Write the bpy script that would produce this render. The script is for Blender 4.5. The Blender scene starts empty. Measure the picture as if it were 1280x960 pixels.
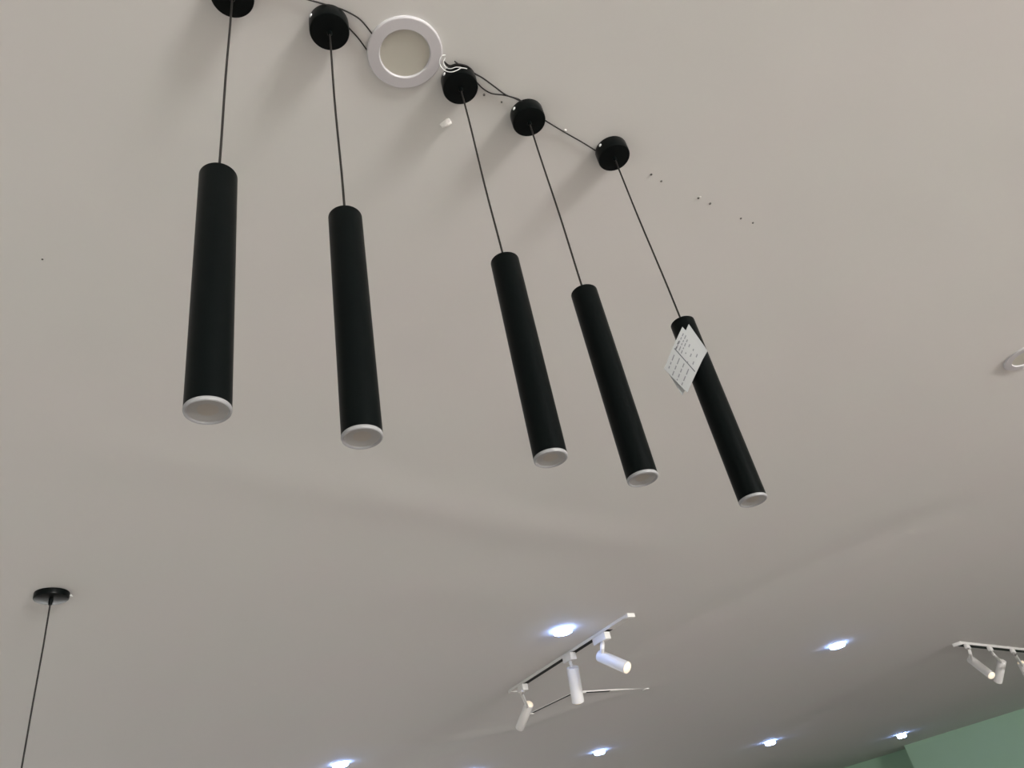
import bpy, bmesh, math, random
import numpy as np
from mathutils import Vector, Matrix, Quaternion
random.seed(4)
S = bpy.context.scene
COL = S.collection

# ------------------------------------------------------------------ camera geometry
F = 930.0
CAMZ = 1.55
HC = 1.45                     # ceiling above the lens
CEIL = CAMZ + HC
_up = Vector((337 - 640, -(-830 - 480), -F)).normalized()
_fw = Vector((0, 0, -1)); _y = (_fw - _up * _fw.dot(_up)).normalized(); _x = _y.cross(_up)
ROT = Matrix((_x, _y, _up))
EYE = Vector((0, 0, CAMZ))

def ray(px, py):
    return (ROT @ Vector((px - 640, -(py - 480), -F)))
def at(px, py, drop=0.0):
    """point seen at a pixel, on the level 'drop' metres under the ceiling"""
    r = ray(px, py); return EYE + r * ((HC - drop) / r.z)
def under(C, px, py):
    """point seen at a pixel nearest to the plumb line through C"""
    r = ray(px, py); c = Vector((C.x, C.y)); q = Vector((r.x, r.y))
    return EYE + r * (q.dot(c) / q.dot(q))
def reach(P, px, py, L, near=True):
    """point seen at a pixel at distance L from P"""
    r = ray(px, py).normalized(); v = P - EYE; b = r.dot(v); c = v.dot(v) - L * L
    d = b * b - c
    if d < 0: return EYE + r * b
    return EYE + r * (b - math.sqrt(d) if near else b + math.sqrt(d))

# ------------------------------------------------------------------ materials
def mat(name, col, rough=0.5, spec=0.5, metal=0.0, emit=None, estr=0.0, trans=0.0, bump=None, var=None):
    m = bpy.data.materials.new(name); m.use_nodes = True
    nt = m.node_tree; b = nt.nodes['Principled BSDF']
    b.inputs['Base Color'].default_value = (*col, 1); b.inputs['Roughness'].default_value = rough
    b.inputs['Metallic'].default_value = metal; b.inputs['Specular IOR Level'].default_value = spec
    if emit:
        b.inputs['Emission Color'].default_value = (*emit, 1); b.inputs['Emission Strength'].default_value = estr
    if trans:
        b.inputs['Subsurface Weight'].default_value = trans
        b.inputs['Subsurface Radius'].default_value = (0.01, 0.01, 0.01)
        b.inputs['Subsurface Scale'].default_value = 1.0
    tc = nt.nodes.new('ShaderNodeTexCoord')
    if bump:
        n = nt.nodes.new('ShaderNodeTexNoise'); n.inputs['Scale'].default_value = bump[0]; n.inputs['Detail'].default_value = 4
        nt.links.new(tc.outputs['Object'], n.inputs['Vector'])
        bp = nt.nodes.new('ShaderNodeBump'); bp.inputs['Strength'].default_value = bump[1]; bp.inputs['Distance'].default_value = bump[2]
        nt.links.new(n.outputs['Fac'], bp.inputs['Height']); nt.links.new(bp.outputs['Normal'], b.inputs['Normal'])
    if var:
        n = nt.nodes.new('ShaderNodeTexNoise'); n.inputs['Scale'].default_value = var[0]; n.inputs['Detail'].default_value = 3
        nt.links.new(tc.outputs['Object'], n.inputs['Vector'])
        cr = nt.nodes.new('ShaderNodeValToRGB')
        cr.color_ramp.elements[0].position = 0.35; cr.color_ramp.elements[1].position = 0.65
        cr.color_ramp.elements[0].color = (*col, 1); cr.color_ramp.elements[1].color = (*var[1], 1)
        nt.links.new(n.outputs['Fac'], cr.inputs['Fac']); nt.links.new(cr.outputs['Color'], b.inputs['Base Color'])
    return m

M = dict(
    ceiling=mat('ceiling_paint', (0.692, 0.665, 0.648), 0.75, 0.25, bump=(2.2, 0.35, 0.012), var=(1.6, (0.685, 0.672, 0.648))),
    green=mat('green_wall_paint', (0.38, 0.55, 0.41), 0.6, 0.3, bump=(6, 0.15, 0.004), var=(1.0, (0.39, 0.56, 0.43))),
    floor=mat('floor_tile', (0.60, 0.55, 0.53), 0.35, 0.4, var=(0.8, (0.66, 0.60, 0.56))),
    black=mat('black_powder_coat', (0.0016, 0.0028, 0.0028), 0.40, 0.07, bump=(700, 0.15, 0.0005)),
    blackgloss=mat('black_satin_paint', (0.0016, 0.0028, 0.0028), 0.33, 0.12),
    cord=mat('black_cord_sheath', (0.012, 0.010, 0.009), 0.5, 0.4),
    screw=mat('bright_screw_steel', (0.8, 0.8, 0.8), 0.35, 0.5, metal=0.3),
    acrylic=mat('frosted_acrylic', (0.28, 0.275, 0.28), 0.4, 0.3, trans=0.15),
    acrylic_in=mat('frosted_acrylic_inner', (0.35, 0.345, 0.34), 0.5, 0.3),
    chip=mat('unlit_led_board', (0.37, 0.345, 0.31), 0.6, 0.3),
    ring=mat('white_aluminium_trim', (0.58, 0.555, 0.575), 0.22, 0.5),
    panel=mat('unlit_milky_panel', (0.52, 0.50, 0.435), 0.45, 0.4, var=(9, (0.54, 0.515, 0.45))),
    white=mat('white_track_enamel', (0.74, 0.71, 0.69), 0.4, 0.5),
    slot=mat('black_track_slot', (0.01, 0.01, 0.012), 0.6, 0.2),
    warm=mat('lit_spot_lens', (0.9, 0.8, 0.65), 0.4, 0.4, emit=(1.0, 0.74, 0.52), estr=0.22),
    warm2=mat('bright_spot_lens', (0.9, 0.8, 0.65), 0.4, 0.4, emit=(1.0, 0.85, 0.66), estr=0.5),
    led=mat('lit_downlight_lens', (0.9, 0.9, 0.9), 0.4, 0.4, emit=(0.30, 0.47, 1.0), estr=30.0),
    paper=mat('printed_paper', (0.40, 0.40, 0.405), 0.6, 0.3),
    ink=mat('grey_ink', (0.20, 0.20, 0.215), 0.7, 0.2),
    ink2=mat('dark_ink', (0.11, 0.11, 0.12), 0.7, 0.2),
    wirewhite=mat('white_wire_sheath', (0.72, 0.72, 0.71), 0.35, 0.5),
    putty=mat('white_filler', (0.82, 0.78, 0.75), 0.8, 0.2, bump=(120, 0.6, 0.003)),
    hole=mat('dark_drill_hole', (0.06, 0.055, 0.05), 0.9, 0.1),
    frame=mat('aluminium_window_frame', (0.45, 0.45, 0.45), 0.4, 0.5, metal=0.6),
    ground=mat('pavement', (0.4, 0.39, 0.37), 0.9, 0.2),
)
g = bpy.data.materials.new('clear_glass'); g.use_nodes = True
nt = g.node_tree; nt.nodes.clear()
o_ = nt.nodes.new('ShaderNodeOutputMaterial'); mx = nt.nodes.new('ShaderNodeMixShader')
tr = nt.nodes.new('ShaderNodeBsdfTransparent'); gl = nt.nodes.new('ShaderNodeBsdfGlossy'); gl.inputs['Roughness'].default_value = 0.02
mx.inputs[0].default_value = 0.06
nt.links.new(tr.outputs[0], mx.inputs[1]); nt.links.new(gl.outputs[0], mx.inputs[2]); nt.links.new(mx.outputs[0], o_.inputs[0])
M['glass'] = g

# ------------------------------------------------------------------ mesh helpers
def link(name, bm, m, parent=None, smooth=True, ang=38, loc=None, rot=None):
    me = bpy.data.meshes.new(name); bm.normal_update(); bm.to_mesh(me); bm.free()
    me.materials.append(m)
    if smooth:
        me.polygons.foreach_set('use_smooth', [True] * len(me.polygons))
        try: me.set_sharp_from_angle(angle=math.radians(ang))
        except Exception: pass
    o = bpy.data.objects.new(name, me); COL.objects.link(o)
    if parent: o.parent = parent
    if loc is not None: o.location = loc
    if rot is not None: o.rotation_mode = 'QUATERNION'; o.rotation_quaternion = rot
    return o
def empty(name, loc):
    o = bpy.data.objects.new(name, None); o.empty_display_size = 0.05; COL.objects.link(o); o.location = loc; return o
def tag(o, label=None, cat=None, group=None, kind=None):
    if label: o['label'] = label
    if cat: o['category'] = cat
    if group: o['group'] = group
    if kind: o['kind'] = kind
    return o
def lathe(prof, n=48, bm=None, close=False):
    """prof: list of (radius, z)"""
    bm = bm or bmesh.new(); rings = []
    for r, z in prof:
        if r < 1e-6: rings.append([bm.verts.new((0, 0, z))])
        else: rings.append([bm.verts.new((r * math.cos(2 * math.pi * i / n), r * math.sin(2 * math.pi * i / n), z)) for i in range(n)])
    prs = list(zip(rings, rings[1:])) + ([(rings[-1], rings[0])] if close else [])
    for a, b in prs:
        for i in range(n):
            j = (i + 1) % n
            if len(a) == 1 and len(b) == 1: continue
            if len(a) == 1: bm.faces.new((a[0], b[j], b[i]))
            elif len(b) == 1: bm.faces.new((a[i], a[j], b[0]))
            else: bm.faces.new((a[i], a[j], b[j], b[i]))
    bmesh.ops.recalc_face_normals(bm, faces=bm.faces)
    return bm
def box(cx, cy, cz, sx, sy, sz, bm=None, bev=0.0, mtx=None):
    bm = bm or bmesh.new()
    r = bmesh.ops.create_cube(bm, size=1.0)
    bmesh.ops.transform(bm, matrix=Matrix.Translation((cx, cy, cz)) @ Matrix.Diagonal((sx, sy, sz, 1)), verts=r['verts'])
    vs = r['verts']
    if bev:
        es = list({e for v in vs for e in v.link_edges})
        q = bmesh.ops.bevel(bm, geom=es, offset=bev, segments=2, affect='EDGES', profile=0.5)
        vs = list(set(q['verts']) | {v for v in vs if v.is_valid})
    if mtx: bmesh.ops.transform(bm, matrix=mtx, verts=vs)
    return bm
def smooth_path(pts, k=8):
    P = [Vector(p) for p in pts]
    if len(P) < 3: return P
    out = []
    for i in range(len(P) - 1):
        a, b, c, d = P[max(i - 1, 0)], P[i], P[i + 1], P[min(i + 2, len(P) - 1)]
        for s in range(k):
            t = s / k
            out.append(0.5 * ((2 * b) + (c - a) * t + (2 * a - 5 * b + 4 * c - d) * t * t + (3 * b - 3 * c + d - a) * t ** 3))
    out.append(P[-1]); return out
def tube(pts, r, n=10, bm=None):
    bm = bm or bmesh.new(); pts = [Vector(p) for p in pts]
    up = Vector((0.123, 0.456, 0.88)).normalized(); prev = None; rings = []
    for i, p in enumerate(pts):
        d = (pts[min(i + 1, len(pts) - 1)] - pts[max(i - 1, 0)]).normalized()
        if prev is None: a = d.cross(up if abs(d.dot(up)) < .9 else Vector((1, 0, 0))).normalized()
        else: a = (prev - d * prev.dot(d)).normalized()
        prev = a; b = d.cross(a)
        rr = r[i] if isinstance(r, (list, tuple)) else r
        rings.append([bm.verts.new(p + (a * math.cos(2 * math.pi * k / n) + b * math.sin(2 * math.pi * k / n)) * rr) for k in range(n)])
    for A, B in zip(rings, rings[1:]):
        for i in range(n): bm.faces.new((A[i], A[(i + 1) % n], B[(i + 1) % n], B[i]))
    bm.faces.new(rings[0][::-1]); bm.faces.new(rings[-1])
    bmesh.ops.recalc_face_normals(bm, faces=bm.faces)
    return bm
def down_to(d):
    return Vector((0, 0, -1)).rotation_difference(Vector(d).normalized())

# ------------------------------------------------------------------ room shell (building axes are turned against the camera)
A1 = math.radians(37.3)
E1 = Vector((math.cos(A1), math.sin(A1), 0)); E2 = Vector((math.sin(A1), -math.cos(A1), 0))
def B(a, b, z=0.0): return E1 * a + E2 * b + Vector((0, 0, z))
RB = Matrix.Rotation(A1, 4, 'Z')          # local x = E1, local y = -E2
A_MIN, B_WIN, B_LEFT = -4.0, 12.0, -17.5
A_FAR = at(1130, 932).dot(E1)
BC = at(1130, 932).dot(E2)                 # where the far wall steps back
A_REC = A_FAR + 0.95

def ceiling_height(X, Y):
    """slight waves and trowelled seams of the plaster, metres down from the true level"""
    z = np.zeros_like(X)
    def seam(pts, w, amp, side=0.0):
        nonlocal z
        best = np.full_like(X, 1e9); sgn = np.zeros_like(X); fade = np.zeros_like(X)
        P = [at(*p) for p in pts]
        L = [0]
        for a, b in zip(P, P[1:]): L.append(L[-1] + (b - a).length)
        for i, (a, b) in enumerate(zip(P, P[1:])):
            dx, dy = b.x - a.x, b.y - a.y; l2 = dx * dx + dy * dy
            t = np.clip(((X - a.x) * dx + (Y - a.y) * dy) / l2, 0, 1)
            ex, ey = X - (a.x + t * dx), Y - (a.y + t * dy); d = np.hypot(ex, ey)
            s = np.sign(dx * ey - dy * ex)
            u = (L[i] + t * math.sqrt(l2)) / L[-1]
            m = d < best
            best = np.where(m, d, best); sgn = np.where(m, s, sgn)
            fade = np.where(m, np.sin(np.pi * np.clip(u, 0.02, 0.98)) ** 0.6, fade)
        z += amp * fade * np.exp(-(best / w) ** 2)
        if side: z += side * fade * np.where(sgn < 0, 1 - np.exp(-(best / (3 * w)) ** 2), 0) * np.exp(-(best / (8 * w)) ** 2)
    seam([(60, 548), (240, 580), (420, 612), (640, 655), (800, 682), (900, 690)], 0.12, 0.0080)
    seam([(560, 925), (700, 862), (860, 780), (1050, 690), (1280, 600)], 0.20, -0.015)
    seam([(400, 932), (560, 926), (650, 908), (740, 876), (850, 848)], 0.15, 0.020)
    seam([(430, 760), (560, 735), (700, 760)], 0.22, 0.006)
    seam([(900, 840), (1040, 750), (1180, 690)], 0.30, 0.012)
    return z
na, nb = 330, 330
aa = np.linspace(A_MIN - 0.2, A_REC + 0.2, na); bb = np.linspace(B_LEFT - 0.2, B_WIN + 0.2, nb)
GA, GB = np.meshgrid(aa, bb, indexing='ij')
GX = GA * E1.x + GB * E2.x; GY = GA * E1.y + GB * E2.y
GZ = CEIL - ceiling_height(GX, GY)
me = bpy.data.meshes.new('ceiling')
verts = np.stack([GX, GY, GZ], -1).reshape(-1, 3)
idx = np.arange(na * nb).reshape(na, nb)
faces = np.stack([idx[:-1, :-1], idx[:-1, 1:], idx[1:, 1:], idx[1:, :-1]], -1).reshape(-1, 4)
me.from_pydata(verts.tolist(), [], faces.tolist())
me.polygons.foreach_set('use_smooth', [True] * len(me.polygons))
me.materials.append(M['ceiling'])
if me.polygons[0].normal.z > 0: me.flip_normals()
oc = bpy.data.objects.new('ceiling', me); COL.objects.link(oc); tag(oc, kind='structure')
slab = link('ceiling_slab', box((A_MIN + A_REC) / 2, -(B_LEFT + B_WIN) / 2, CEIL + 0.12, A_REC - A_MIN + 0.6, B_WIN - B_LEFT + 0.6, 0.16, mtx=RB), M['ceiling'], smooth=False)
tag(slab, kind='structure')  # slab spanning the whole room above the ceiling, out of view

def wall(name, a0, a1, b0, b1, z0=0.0, z1=CEIL + 0.02, m='green'):
    o = link(name, box((a0 + a1) / 2, -(b0 + b1) / 2, (z0 + z1) / 2, abs(a1 - a0), abs(b1 - b0), z1 - z0, mtx=RB), M[m], smooth=False)
    return tag(o, kind='structure')
T = 0.2
fl = link('floor', box((A_MIN + A_REC) / 2, -(B_LEFT + B_WIN) / 2, -0.05, A_REC - A_MIN + 2 * T, B_WIN - B_LEFT + 2 * T, 0.1, mtx=RB), M['floor'], smooth=False)
tag(fl, kind='structure')
wall('wall_far', A_FAR, A_REC + T, BC, B_WIN)                      # nearer green wall, right of the corner
wall('wall_recess', A_REC, A_REC + T, B_LEFT, BC)                  # stands back, left of the corner
DAY_AND_FILL = dict(right=[335.0, 11.0, 13.0], back=[3.0] * 3, left=[11.0] * 2)       # watts per square metre of window; back and left are added fill
NW = [0]
def window_wall(name, along, fixed, lo, hi, wins, sgn, power):
    """along 'a': wall runs along E1 at b=fixed; 'b': along E2 at a=fixed; sgn = outward side"""
    def bx(u0, u1, v, t, z0, z1, bm):
        if along == 'a': box((u0 + u1) / 2, -v, (z0 + z1) / 2, u1 - u0, t, z1 - z0, bm=bm, mtx=RB)
        else: box(v, -(u0 + u1) / 2, (z0 + z1) / 2, t, u1 - u0, z1 - z0, bm=bm, mtx=RB)
    v = fixed + sgn * T / 2; ed = [lo] + [q for w in wins for q in w] + [hi]; bm = bmesh.new()
    for k in range(0, len(ed), 2): bx(ed[k], ed[k + 1], v, T, 0, CEIL + .02, bm)
    for a0, a1 in wins:
        bx(a0, a1, v, T, 0, .3, bm); bx(a0, a1, v, T, 2.62, CEIL + .02, bm)
    tag(link(name, bm, M['green'], smooth=False), kind='structure')
    for (a0, a1), pw in zip(wins, power):
        NW[0] += 1; bm = bmesh.new(); bx(a0, a1, v, .012, .3, 2.62, bm)
        w = tag(link('window_%d' % NW[0], bm, M['glass'], smooth=False), kind='structure')
        fb = bmesh.new()
        for k in range(4):
            x = a0 + 0.03 + (a1 - a0 - 0.06) * k / 3; bx(x - .03, x + .03, v, .08, .3, 2.62, fb)
        for z in (0.33, 2.59): bx(a0, a1, v, .08, z - .03, z + .03, fb)
        link('window_frame', fb, M['frame'], w, smooth=False)
        L = bpy.data.lights.new('window_daylight_and_fill', 'AREA'); L.shape = 'RECTANGLE'; L.size = a1 - a0; L.size_y = 2.2  # lamp at the opening: daylight on the right wall, added fill elsewhere
        L.energy = pw * (a1 - a0) * 2.2; L.color = (1.0, 0.985, 0.96)
        lo_ = bpy.data.objects.new('window_daylight_and_fill', L); COL.objects.link(lo_)
        c = (a0 + a1) / 2; q = fixed + sgn * (T + .05)
        lo_.location = B(c, q, 1.46) if along == 'a' else B(q, c, 1.46)
        d = (E2 if along == 'a' else E1) * -sgn
        lo_.rotation_mode = 'QUATERNION'; lo_.rotation_quaternion = d.to_track_quat('-Z', 'Y')
window_wall('wall_right', 'a', B_WIN, A_MIN - T, A_FAR, [(1.4, 4.6), (7.0, 11.0), (12.0, 17.0)], 1, DAY_AND_FILL['right'])
window_wall('wall_left', 'a', B_LEFT, A_MIN - T, A_REC + T, [(-3.4, 2.6), (3.6, 9.4)], -1, DAY_AND_FILL['left'])  # unseen windows added to raise the ceiling's light on this side
window_wall('wall_back', 'b', A_MIN, B_LEFT, B_WIN, [(-16, -10), (-9, -3), (-2, 5)], -1, DAY_AND_FILL['back'])  # unseen windows added behind the camera to even out the ceiling light
gr = link('ground', box(7, 5, -0.25, 90, 80, 0.1, mtx=RB), M['ground'], smooth=False); tag(gr, kind='structure')

# ------------------------------------------------------------------ black tube pendants in a row
RC = 0.0405        # canopy radius
HCAN = 0.0335
RT = 0.0262
def canopy_mesh(r, h):
    return lathe([(0, 0.001), (r * .985, 0.001), (r, -0.001), (r, -h + 0.0035), (r - 0.001, -h + 0.001), (r - 0.0035, -h), (0.004, -h), (0, -h)], 64)
def tube_pendant(label, cpx, tpx, bpx, rt, rc, screw=True):
    C = at(*cpx); root = empty('tube_pendant_light', (C.x, C.y, CEIL))
    tag(root, label, 'pendant light', 'black tube pendants hanging in a row')
    def loc(p): return p - root.location
    can = link('canopy', canopy_mesh(rc, HCAN), M['blackgloss'], root)
    bm = lathe([(0.0, 0.0), (0.0048, 0.0), (0.0048, -0.006), (0.0032, -0.010), (0, -0.010)], 20)
    link('cord_grip', bm, M['black'], can, loc=(0, 0, -HCAN + .001))
    if screw:   # side screw seen as a bright dot on the left of the canopy
        d = Vector((at(cpx[0] - 30, cpx[1] - 17) - C)); d.z = 0; d.normalize()
        q = Vector((0, 0, 1)).rotation_difference(d)
        link('screw', lathe([(0, 0.0026), (0.0026, 0.0020), (0.0040, 0.0006), (0.0042, -0.002), (0, -0.002)], 16), M['screw'], can, loc=d * rc + Vector((0, 0, -0.009)), rot=q)
    Tp, Bp = under(C, *tpx), under(C, *bpx)
    ax = Bp - Tp; Ln = ax.length; q = down_to(ax)
    DL = 0.0048                             # length of the frosted end
    body = link('lamp_tube', lathe([(0, 0.0), (rt - .0015, 0.0), (rt, -0.0015), (rt, -(Ln - DL)), (rt - .0016, -(Ln - DL)), (rt - .0016, -(Ln - DL) + .02), (0, -(Ln - DL) + .02)], 64), M['black'], root, loc=loc(Tp), rot=q)
    ztop = -HCAN + .002
    a = Vector((0, 0, ztop)); b = loc(Tp) + Vector((0, 0, -0.004))
    mid = [a.lerp(b, t) + Vector((0.0012 * math.sin(5 * t + cpx[0]), 0.0010 * math.sin(4 * t + cpx[1]), 0)) * math.sin(math.pi * t) for t in [i / 10 for i in range(11)]]
    link('cord', tube(mid, 0.0019, 10), M['cord'], root)
    rim = lathe([(rt - .0022, 0.004), (rt - .0006, 0.0015), (rt + .0003, -0.0005), (rt + .0003, -DL + .003), (rt - .0004, -DL + .0008), (rt - .0016, -DL),
                 (rt - .0030, -DL + .0006), (rt - .0040, -DL + .0020), (rt - .0040, 0.002)], 64, close=True)
    dif = link('diffuser', rim, M['acrylic'], body, loc=(0, 0, -(Ln - DL)))
    dish = lathe([(rt - .0037, -DL + .0020), (rt * .62, -DL + .0034), (rt * .45, -DL + .0040)], 64)
    link('diffuser_dish', dish, M['acrylic_in'], body, loc=(0, 0, -(Ln - DL)))
    chip = lathe([(rt * .455, -DL + .0040), (rt * .25, -DL + .0043), (0, -DL + .0043)], 48)
    link('led_chip', chip, M['chip'], body, loc=(0, 0, -(Ln - DL)))
    return root, Tp, Bp, rt
P5 = [
 ('leftmost black tube pendant, its ceiling cap cut off by the top of the photo', (291, -14), (273, 221), (259.5, 516), .0257, .0378),
 ('black tube pendant hung just left of the round unlit downlight', (411, 29), (431.5, 272), (453, 549), .0251, .0376),
 ('black tube pendant whose cap touches the round downlight and white wire loop', (573, 100), (631, 327), (689, 575), .0247, .0378),
 ('black tube pendant second from the right, between the touching cap and the tagged one', (658, 142), (730, 366), (804, 600), .0247, .0380),
 ('rightmost black tube pendant with a white paper tag at its top', (763.5, 187), (853, 404), (942, 627), .0244, .0392),
]
PEND = [tube_pendant(*a) for a in P5]

# ------------------------------------------------------------------ paper tag on the last pendant
_, Tp, Bp, rt = PEND[4]
def tag_sheet(corn, depth, bulge, name, parent, m):
    """corn: pixel corners TL,TR,BR,BL; curved thin sheet"""
    ax = (Bp - Tp).normalized()
    def front(p):      # distance along the view line to the tube's axis beside this spot
        d = ray(*p).normalized(); best = min((Tp + ax * (t * .004) for t in range(-10, 80)), key=lambda c: ((c - EYE).normalized() - d).length)
        return (best - EYE).length
    n = 12; bm = bmesh.new(); g = []
    C = [EYE + ray(*p).normalized() * (front(p) + dd) for p, dd in zip(corn, depth)]
    nrm = (C[1] - C[0]).cross(C[3] - C[0]).normalized()
    if nrm.dot(EYE - C[0]) < 0: nrm = -nrm
    for i in range(n + 1):
        row = []
        for j in range(n + 1):
            u, v = i / n, j / n
            p = C[0].lerp(C[1], u).lerp(C[3].lerp(C[2], u), v)
            p = p + nrm * (bulge * math.sin(math.pi * v) * (1 - u * .6)) + (C[3] - C[0]).cross(nrm).normalized() * 0.0
            row.append(p)
        g.append(row)
    def P(u, v, off=0.0):
        x, y = u * n, v * n; i, j = min(int(x), n - 1), min(int(y), n - 1); fx, fy = x - i, y - j
        return g[i][j].lerp(g[i + 1][j], fx).lerp(g[i][j + 1].lerp(g[i + 1][j + 1], fx), fy) + nrm * off
    V = [[bm.verts.new(p - TG.location) for p in r] for r in g]
    W = [[bm.verts.new(p - nrm * 0.0003 - TG.location) for p in r] for r in g]
    for i in range(n):
        for j in range(n):
            bm.faces.new((V[i][j], V[i + 1][j], V[i + 1][j + 1], V[i][j + 1])); bm.faces.new((W[i][j], W[i][j + 1], W[i + 1][j + 1], W[i + 1][j]))
    for i in range(n):
        bm.faces.new((V[i][0], W[i][0], W[i + 1][0], V[i + 1][0])); bm.faces.new((V[i][n], V[i + 1][n], W[i + 1][n], W[i][n]))
        bm.faces.new((V[0][i], V[0][i + 1], W[0][i + 1], W[0][i])); bm.faces.new((V[n][i], W[n][i], W[n][i + 1], V[n][i + 1]))
    bmesh.ops.recalc_face_normals(bm, faces=bm.faces)
    return link(name, bm, m, parent), P
TG = empty('paper_tag', Tp); tag(TG, 'white printed paper tag hanging folded from the top of the rightmost black tube', 'tag')
# front leaf and the leaf folded behind it
fs, PF = tag_sheet([(853, 408.5), (882.5, 440.5), (859, 491), (830, 461)], (-.034, -.032, -.033, -.033), 0.0025, 'front_leaf', TG, M['paper'])
f2, P2_ = tag_sheet([(861, 405), (884.5, 438.5), (852.5, 494.5), (834, 464)], (-.031, -.0285, -.029, -.030), 0.001, 'back_leaf', TG, M['paper'])
f4, P4_ = tag_sheet([(844, 424), (848, 432), (846, 442), (843, 434)], (-.028, -.028, -.03, -.03), 0.0, 'folded_corner', TG, M['paper'])
def ink(P, segs, m, w, name):
    bm = bmesh.new()
    for u0, v0, u1, v1 in segs:
        d = Vector((u1 - u0, v1 - v0)); l = max(d.length, 1e-6); nn = Vector((-d.y, d.x)) / l * w / 2; k = 4
        prev = None
        for s in range(k + 1):
            u, v = u0 + (u1 - u0) * s / k, v0 + (v1 - v0) * s / k
            a = bm.verts.new(P(min(max(u + nn.x, 0), 1), min(max(v + nn.y, 0), 1), 0.0002) - TG.location)
            b = bm.verts.new(P(min(max(u - nn.x, 0), 1), min(max(v - nn.y, 0), 1), 0.0002) - TG.location)
            if prev: bm.faces.new((prev[0], a, b, prev[1]))
            prev = (a, b)
    bmesh.ops.recalc_face_normals(bm, faces=bm.faces)
    link(name, bm, m, fs, smooth=False)
rnd = random.Random(3)
rules = [(0.06, 0.50, 0.95, 0.52)]
words = []
for row in range(3):
    u = 0.12 + row * 0.1; v = 0.08 + rnd.random() * .05
    while v < 0.50:
        l = 0.03 + rnd.random() * .07; words.append((u, v, u + .005, min(v + l, .5))); v += l + .03
for row in range(3):
    u = 0.45 + row * 0.17; v = 0.08 + rnd.random() * .15
    while v < 0.50:
        l = 0.03 + rnd.random() * .05; words.append((u, v, u + .005, min(v + l, .5))); v += l + .07 + .1 * rnd.random()
for row in range(4):
    u = 0.14 + row * 0.2; v = 0.56 + rnd.random() * .05
    while v < 0.95:
        l = 0.04 + rnd.random() * .1; words.append((u, v, u + .005, min(v + l, .97))); v += l + .04
ink(PF, rules, M['ink2'], 0.022, 'ruled_lines')
ink(PF, words, M['ink'], 0.036, 'printed_text')
ink(PF, [(0.10, .30, .10, .38), (0.11, .43, .11, .49)], M['ink2'], 0.04, 'bold_text')
# ------------------------------------------------------------------ round unlit downlights
def ring_light(px, r, label, ang=0.0):
    C = at(*px); root = empty('round_downlight', (C.x, C.y, CEIL)); tag(root, label, 'ceiling light', 'unlit round downlights')
    link('trim_ring', lathe([(r, 0.002), (r, -0.0045), (r - .0008, -.0062), (r - .0025, -.0072), (r * .69, -.0078), (r * .675, -.0072), (r * .66, -.0050), (r * .66, 0.0035), (r * .9, .0035)], 96, close=True), M['ring'], root, ang=11)
    link('light_panel', lathe([(0, -.0028), (r * .60, -.0028), (r * .658, -.0030), (r * .658, .002), (0, .002)], 96), M['panel'], root)
    return root
ring_light((506, 65.5), 0.0770, 'round white unlit downlight touching the middle pendant cap')
ring_light((1283.5, 445), 0.092, 'round white unlit ceiling light cut off by the right photo edge')

# ------------------------------------------------------------------ wires along the ceiling
def wire(name, pts, r, m, label, cat='wire', parent=None):
    P = [at(x, y, d) for x, y, d in pts]; o0 = P[0]
    o = link(name, tube([p - o0 for p in smooth_path(P)], r, 8), M[m], parent, loc=o0)
    return tag(o, label, cat)
wire('power_wire', [(306, -34, .003), (345, -14, .004), (380, -2, .004), (408, 6, .004), (428, 12, .004), (447, 22, .004), (458, 33, .004), (467, 45, .003)], .0015, 'cord',
     'black wire along the ceiling passing over the second pendant cap to the downlight')
wire('power_wire', [(432, 30, .006), (438, 37, .004), (448, 48, .004), (459, 63, .003)], .0015, 'cord',
     'short black wire from the second pendant cap to the left rim of the downlight')
wire('power_wire', [(555, 77, .009), (562, 82, .010), (572, 80, .012), (584, 83, .010), (592, 91, .006), (604, 98, .004), (619, 109, .004), (633, 119, .004), (648, 124, .004), (655, 130, .005)], .0016, 'cord',
     'upper black wire running from the middle pendant cap to the next cap')
wire('power_wire', [(588, 95, .006), (596, 103, .004), (604, 111, .004), (615, 117, .004), (630, 119, .004), (641, 122, .005), (652, 127, .005)], .0015, 'cord',
     'lower sagging black wire between the middle pendant cap and the next cap')
wire('power_wire', [(676, 147, .005), (682, 151, .004), (695, 159, .005), (712, 169, .004), (728, 178, .004), (744, 188, .004)], .0016, 'cord',
     'black wire between the two rightmost pendant caps')
wire('wire_end', [(568, 76.5, .005), (573, 80, .008), (580, 83, .010), (586, 87, .008)], .0014, 'cord', 'upper loose black wire end poking out behind the middle pendant cap')
wire('wire_end', [(556, 79, .007), (560, 83, .009), (566, 84, .011), (575, 82, .012)], .0014, 'cord', 'lower loose black wire end beside the white wire loop')
wire('white_wire', [(557, 69, .004), (552, 70, .006), (549.5, 76, .010), (551, 83, .014), (557, 88.5, .023), (564, 90, .031), (571, 88, .029), (577, 85, .025), (584, 86, .027)], .0010, 'wirewhite',
     'thin white wire looped from the downlight onto the middle pendant cap')
wire('white_wire', [(556.5, 72, .004), (554.5, 78, .010), (557, 84, .017), (563, 86, .025), (570, 84, .025), (577, 84.5, .026)], .0008, 'wirewhite',
     'thinner inner strand of white wire curled beside the downlight rim')

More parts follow.
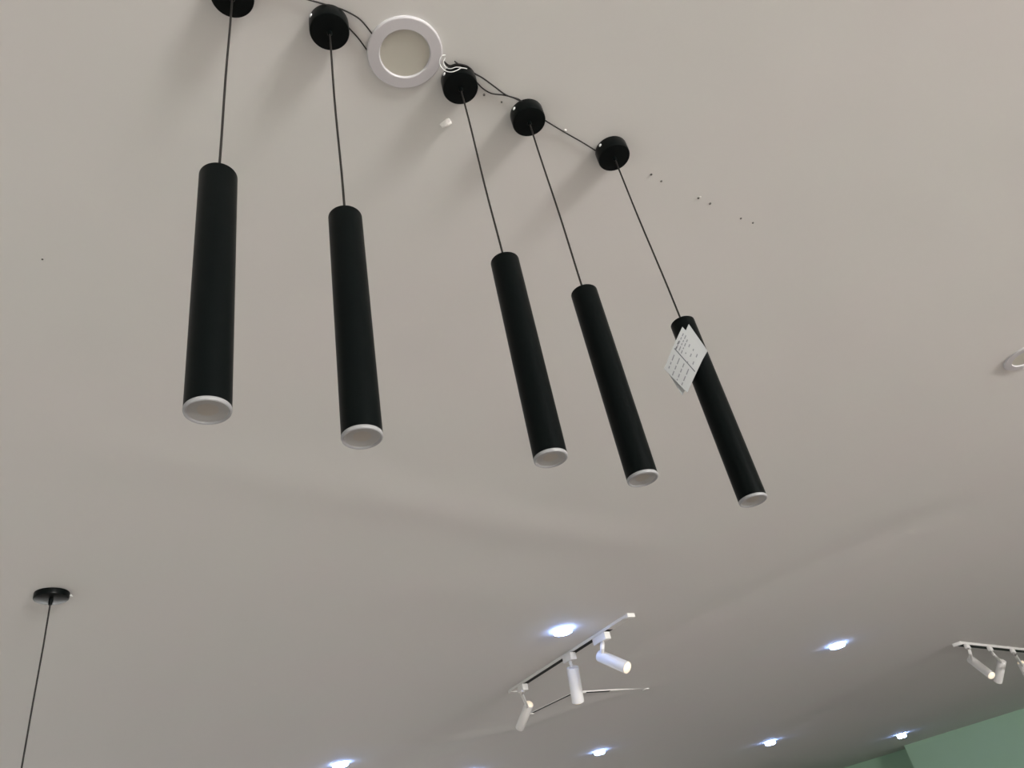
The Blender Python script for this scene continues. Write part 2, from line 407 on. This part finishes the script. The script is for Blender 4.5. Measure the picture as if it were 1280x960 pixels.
# ------------------------------------------------------------------ marks in the ceiling
def hole(px, r, label):
    C = at(*px); o = link('drill_hole', lathe([(r * 1.6, 0.0012), (r * 1.45, -0.0006), (r * 1.1, -0.0010), (r, 0.0000), (r * .8, .0006), (0, .0010)], 16), M['hole'], None, loc=(C.x, C.y, CEIL - .0006))
    return tag(o, label, 'hole', 'drill holes left in the ceiling')
for px, r, l in [
    ((605, 118.5), .0016, 'dark drill hole under the wires just right of the middle pendant cap'),
    ((627, 127.5), .0013, 'dark drill hole just left of the second pendant cap from the right'),
    ((814, 218), .0018, 'first dark drill hole to the right of the rightmost pendant cap'),
    ((826.5, 226.5), .0016, 'second drill hole to the right of the rightmost pendant cap'),
    ((873, 247.5), .0019, 'drill hole with a white plaster chip on its rim'),
    ((887.5, 254.5), .0020, 'drill hole just right of the chipped one'),
    ((926, 273), .0018, 'left one of the last pair of drill holes'),
    ((941, 278.5), .0018, 'rightmost drill hole in the line of holes'),
    ((53, 324), .0014, 'lone small dark hole at the left of the ceiling')]: hole(px, r, l)
def chip(name, px, sx, sy, h, label, seed, rz=0.0):
    C = at(*px); r_ = random.Random(seed); bm = bmesh.new()
    bmesh.ops.create_icosphere(bm, subdivisions=3, radius=1.0)
    for v in bm.verts:
        k = 1 + .22 * math.sin(3.1 * v.co.x + seed) * math.cos(2.7 * v.co.y) + .07 * (r_.random() - .5)
        v.co = Vector((v.co.x * sx * k, v.co.y * sy * k, v.co.z * h * (k ** 2)))
    o = link(name, bm, M['putty'], None, loc=(C.x, C.y, CEIL - h * .35)); o.rotation_euler = (0, 0, rz)
    return tag(o, label, 'plaster')
chip('filler_blob', (557, 153.5), (.0155), .0090, .0065, 'white lump of filler below the middle pendant cap', 2, math.radians(-20))
chip('plaster_chip', (875, 246), .0030, .0022, .0018, 'tiny white plaster chip on the rim of a drill hole', 5)
chip('plaster_chip', (706.5, 162.5), .0036, .0024, .0022, 'tiny white plaster chip under the wire between the two rightmost pendant caps', 7)

# ------------------------------------------------------------------ single pendant at lower left
C = at(65, 742); root = empty('corded_pendant_light', (C.x, C.y, CEIL))
tag(root, 'single black pendant with a wide flat cap, alone at the lower left', 'pendant light')
r6 = 0.067
can = link('canopy', lathe([(0, .001), (r6 - .001, .001), (r6, 0), (r6, -.020), (r6 - .001, -.0235), (r6 - .004, -.025), (.012, -.0255), (0, -.0255)], 72), M['blackgloss'], root)
link('cord_grip', lathe([(0, 0), (.009, 0), (.009, -.012), (.0065, -.026), (0, -.026)], 24), M['black'], can, loc=(0, 0, -.024))
link('screw', lathe([(0, .004), (.003, .003), (.004, -.001), (0, -.001)], 16), M['screw'], can, loc=(at(90, 746) - C).normalized() * (r6 + .003) + Vector((0, 0, -.010)), rot=Vector((0, 0, 1)).rotation_difference((at(90, 746) - C).normalized()))
E6 = under(C, 27, 960); k6 = 1.5
link('cord', tube([Vector((0, 0, -.045)), (E6 - root.location) * .33 + Vector((.002, 0, 0)), (E6 - root.location) * .66, (E6 - root.location), (E6 - root.location) * k6], .0034, 10), M['cord'], root)
link('socket', lathe([(0, 0.01), (.012, .008), (.022, 0), (.024, -.05), (.020, -.055), (0, -.055)], 32), M['black'], root, loc=(E6 - root.location) * k6)
wc = at(89, 745, .01)
link('wire_nut', lathe([(0, .0), (.004, .0), (.003, -.014), (0, -.016)], 12), M['wirewhite'], root, loc=(at(88, 744, .006) - root.location), rot=down_to(at(95, 748) - at(88, 744)))

# ------------------------------------------------------------------ lit recessed downlights
def downlight(px, r, label, h=.016, k=1.0):
    C = at(*px); root = empty('lit_downlight', (C.x, C.y, CEIL)); tag(root, label, 'ceiling light', 'lit round downlights')
    link('trim_ring', lathe([(r * 1.06, .002), (r * 1.06, -.002), (r * 1.05, -.003), (r * 1.0, -.0035), (r * .97, -.002), (r * .97, .002)], 48, close=True), M['ring'], root)
    link('lens', lathe([(r * .985, .0), (r * .985, -h * .55), (r * .93, -h * .8), (r * .75, -h * .93), (0, -h)], 48), M['led'], root)
downlight((703, 787), .066, 'lit round downlight beside the three-spot track', .030)
downlight((1046, 805.5), .074, 'lit round downlight between the two tracks with spots', .032)
downlight((749, 938.5), .072, 'lit round downlight below the three-spot track at the bottom edge', .045)
downlight((962, 926.5), .086, 'lit round downlight in the far row, second from the green wall corner', .060)
downlight((1126, 917.5), .092, 'lit round downlight nearest to the green wall corner', .080)
downlight((425.5, 954), .077, 'leftmost lit round downlight at the bottom edge', .035)
downlight((587, 963.5), .085, 'lit round downlight barely showing at the bottom edge, right of the leftmost lit one', .035)

# ------------------------------------------------------------------ tracks
def track(p0, p1, label, w=.036, h=.022, s0=.03, s1=.03):
    """s0, s1: bare ends (metres) where the slot is covered"""
    a, b = at(*p0), at(*p1); L = (b - a).length; mid = (a + b) / 2; ang = math.atan2(b.y - a.y, b.x - a.x)
    root = empty('light_track', (mid.x, mid.y, CEIL)); root.rotation_euler = (0, 0, ang)
    tag(root, label, 'track', 'ceiling tracks for spotlights')
    t = w * .10
    bm = box(0, 0, -h * .25, L, w - .001, h * .5 + .002); box(0, (w - t) / 2, -h / 2, L, t, h, bm=bm); box(0, -(w - t) / 2, -h / 2, L, t, h, bm=bm)
    for u, l in ((-L / 2 + s0 / 2, s0), (L / 2 - s1 / 2, s1)): box(u, 0, -h * .5, l, w - t, h * .96, bm=bm)
    link('rail', bm, M['white'], root, smooth=False)
    link('slot', box((s0 - s1) / 2, 0, -h * .72, L - s0 - s1, w - 2 * t - .001, h * .48), M['slot'], root, smooth=False)
    for s in (-1, 1): link('end_cap', box(s * (L / 2 + .008), 0, -h / 2 - .003, .040, w + .003, h + .008, bev=.002), M['white'], root)
    return root, a, b
tk1 = track((641, 861.5), (785.5, 768.5), 'long white ceiling track carrying three white spots, below the lit downlight', .062, .018, .12, .22)
track((664, 891), (716, 866), 'empty track piece seen left of the middle white spot', .040, .006, .02, .02)
track((729, 864.5), (806, 860), 'empty track piece running right from behind the middle white spot', .050, .010, .02, .42)
tk2 = track((1196, 803.5), (1330, 817.5), 'white ceiling track at the right edge carrying spots', .085, .026, .06, .06)

# ------------------------------------------------------------------ spotlights
def spotlight(label, adp, piv, headA, headB, R, L, lens, near=True, dA=.14, armr=.009, group='white cylinder spots on the ceiling tracks', tr=None, lensR=.86, ashape=(.085, .034, .05), att=0.0):
    """adp: pixel of adapter on track; headA: pixel of the arm end of the head; headB: pixel of the lit end"""
    P0 = at(*adp, .03); root = empty('track_spotlight', (P0.x, P0.y, P0.z)); tag(root, label, 'spotlight', group)
    ang = math.atan2((tr[2] - tr[1]).y, (tr[2] - tr[1]).x)
    ad = link('track_adapter', box(0, 0, -.02, ashape[0], ashape[1], ashape[2], bev=.004), M['white'], root); ad.rotation_euler = (0, 0, ang)
    PA = at(*headA, dA)
    PB = reach(PA, *headB, L, near)
    ax = (PB - PA); Ln = ax.length; q = down_to(ax)
    PV = at(*piv, dA - .035)
    link('swivel_arm', tube(smooth_path([Vector((0, 0, -.03)), Vector((0, 0, -.045)), (PV - root.location), PA + ax * att + ax.normalized() * R * .5 * (1 if att == 0 else 0) - root.location], 5), armr, 12), M['white'], root)
    body = link('lamp_body', lathe([(0, .0), (R * .93, .0), (R, -.004), (R, -Ln), (R * .93, -Ln - .001), (R * .9, -Ln + .008), (0, -Ln + .008)], 40), M['white'], root, loc=PA - root.location, rot=q)
    link('lens', lathe([(R * .91, -Ln + .006), (R * lensR, -Ln - .003), (R * .5, -Ln - .012), (0, -Ln - .015)], 32), M[lens], body)
    print('SPOT', label[:30], 'len', round(Ln, 3), 'axis', [round(v, 2) for v in ax.normalized()])
spotlight('white spot tilted to the right at the near end of the long track', (751, 795), (753, 808), (749.5, 819.5), (784, 834.5), .0395, .24, 'warm2', True, .17, .014, tr=tk1, ashape=(.15, .05, .05))
spotlight('white spot pointing straight down in the middle of the long track', (711, 819), (713, 829), (715.5, 834), (722.5, 877), .044, .24, 'warm', False, .14, .012, tr=tk1, ashape=(.11, .05, .05))
spotlight('white spot at the far end of the long track, warm lens turned up', (653, 857), (652, 866), (649.5, 910), (661.5, 880), .034, .24, 'warm', True, .34, .010, tr=tk1, ashape=(.08, .05, .05), att=.86)
spotlight('first white spot on the right-hand track, tilted down to the right', (1208, 806), (1212, 814), (1213, 824), (1239.5, 844.5), .041, .30, 'warm2', True, .20, .016, tr=tk2)
spotlight('second white spot on the right-hand track, hanging nearly straight down', (1236.5, 809), (1242, 818), (1252.5, 826), (1247.5, 852), .043, .27, 'warm', False, .19, .014, tr=tk2)
spotlight('third white spot on the right-hand track, cut off by the photo edge', (1265, 812), (1269, 819), (1290, 856), (1276, 828), .041, .30, 'warm', True, .42, .014, tr=tk2, att=.86)

# ------------------------------------------------------------------ world, camera, colour
w = bpy.data.worlds.new('World'); S.world = w; w.use_nodes = True
w.node_tree.nodes['Background'].inputs[0].default_value = (0.85, 0.93, 1.0, 1); w.node_tree.nodes['Background'].inputs[1].default_value = 1.0
cam = bpy.data.cameras.new('camera'); co = bpy.data.objects.new('camera', cam); COL.objects.link(co)
cam.sensor_width = 36; cam.lens = F / 1280 * 36; cam.clip_start = .02; cam.clip_end = 200
co.matrix_world = Matrix.Translation(EYE) @ ROT.to_4x4()
S.camera = co
S.view_settings.view_transform = 'Standard'; S.view_settings.look = 'None'; S.view_settings.gamma = 1; S.view_settings.exposure = 0
S.view_settings.use_curve_mapping = False
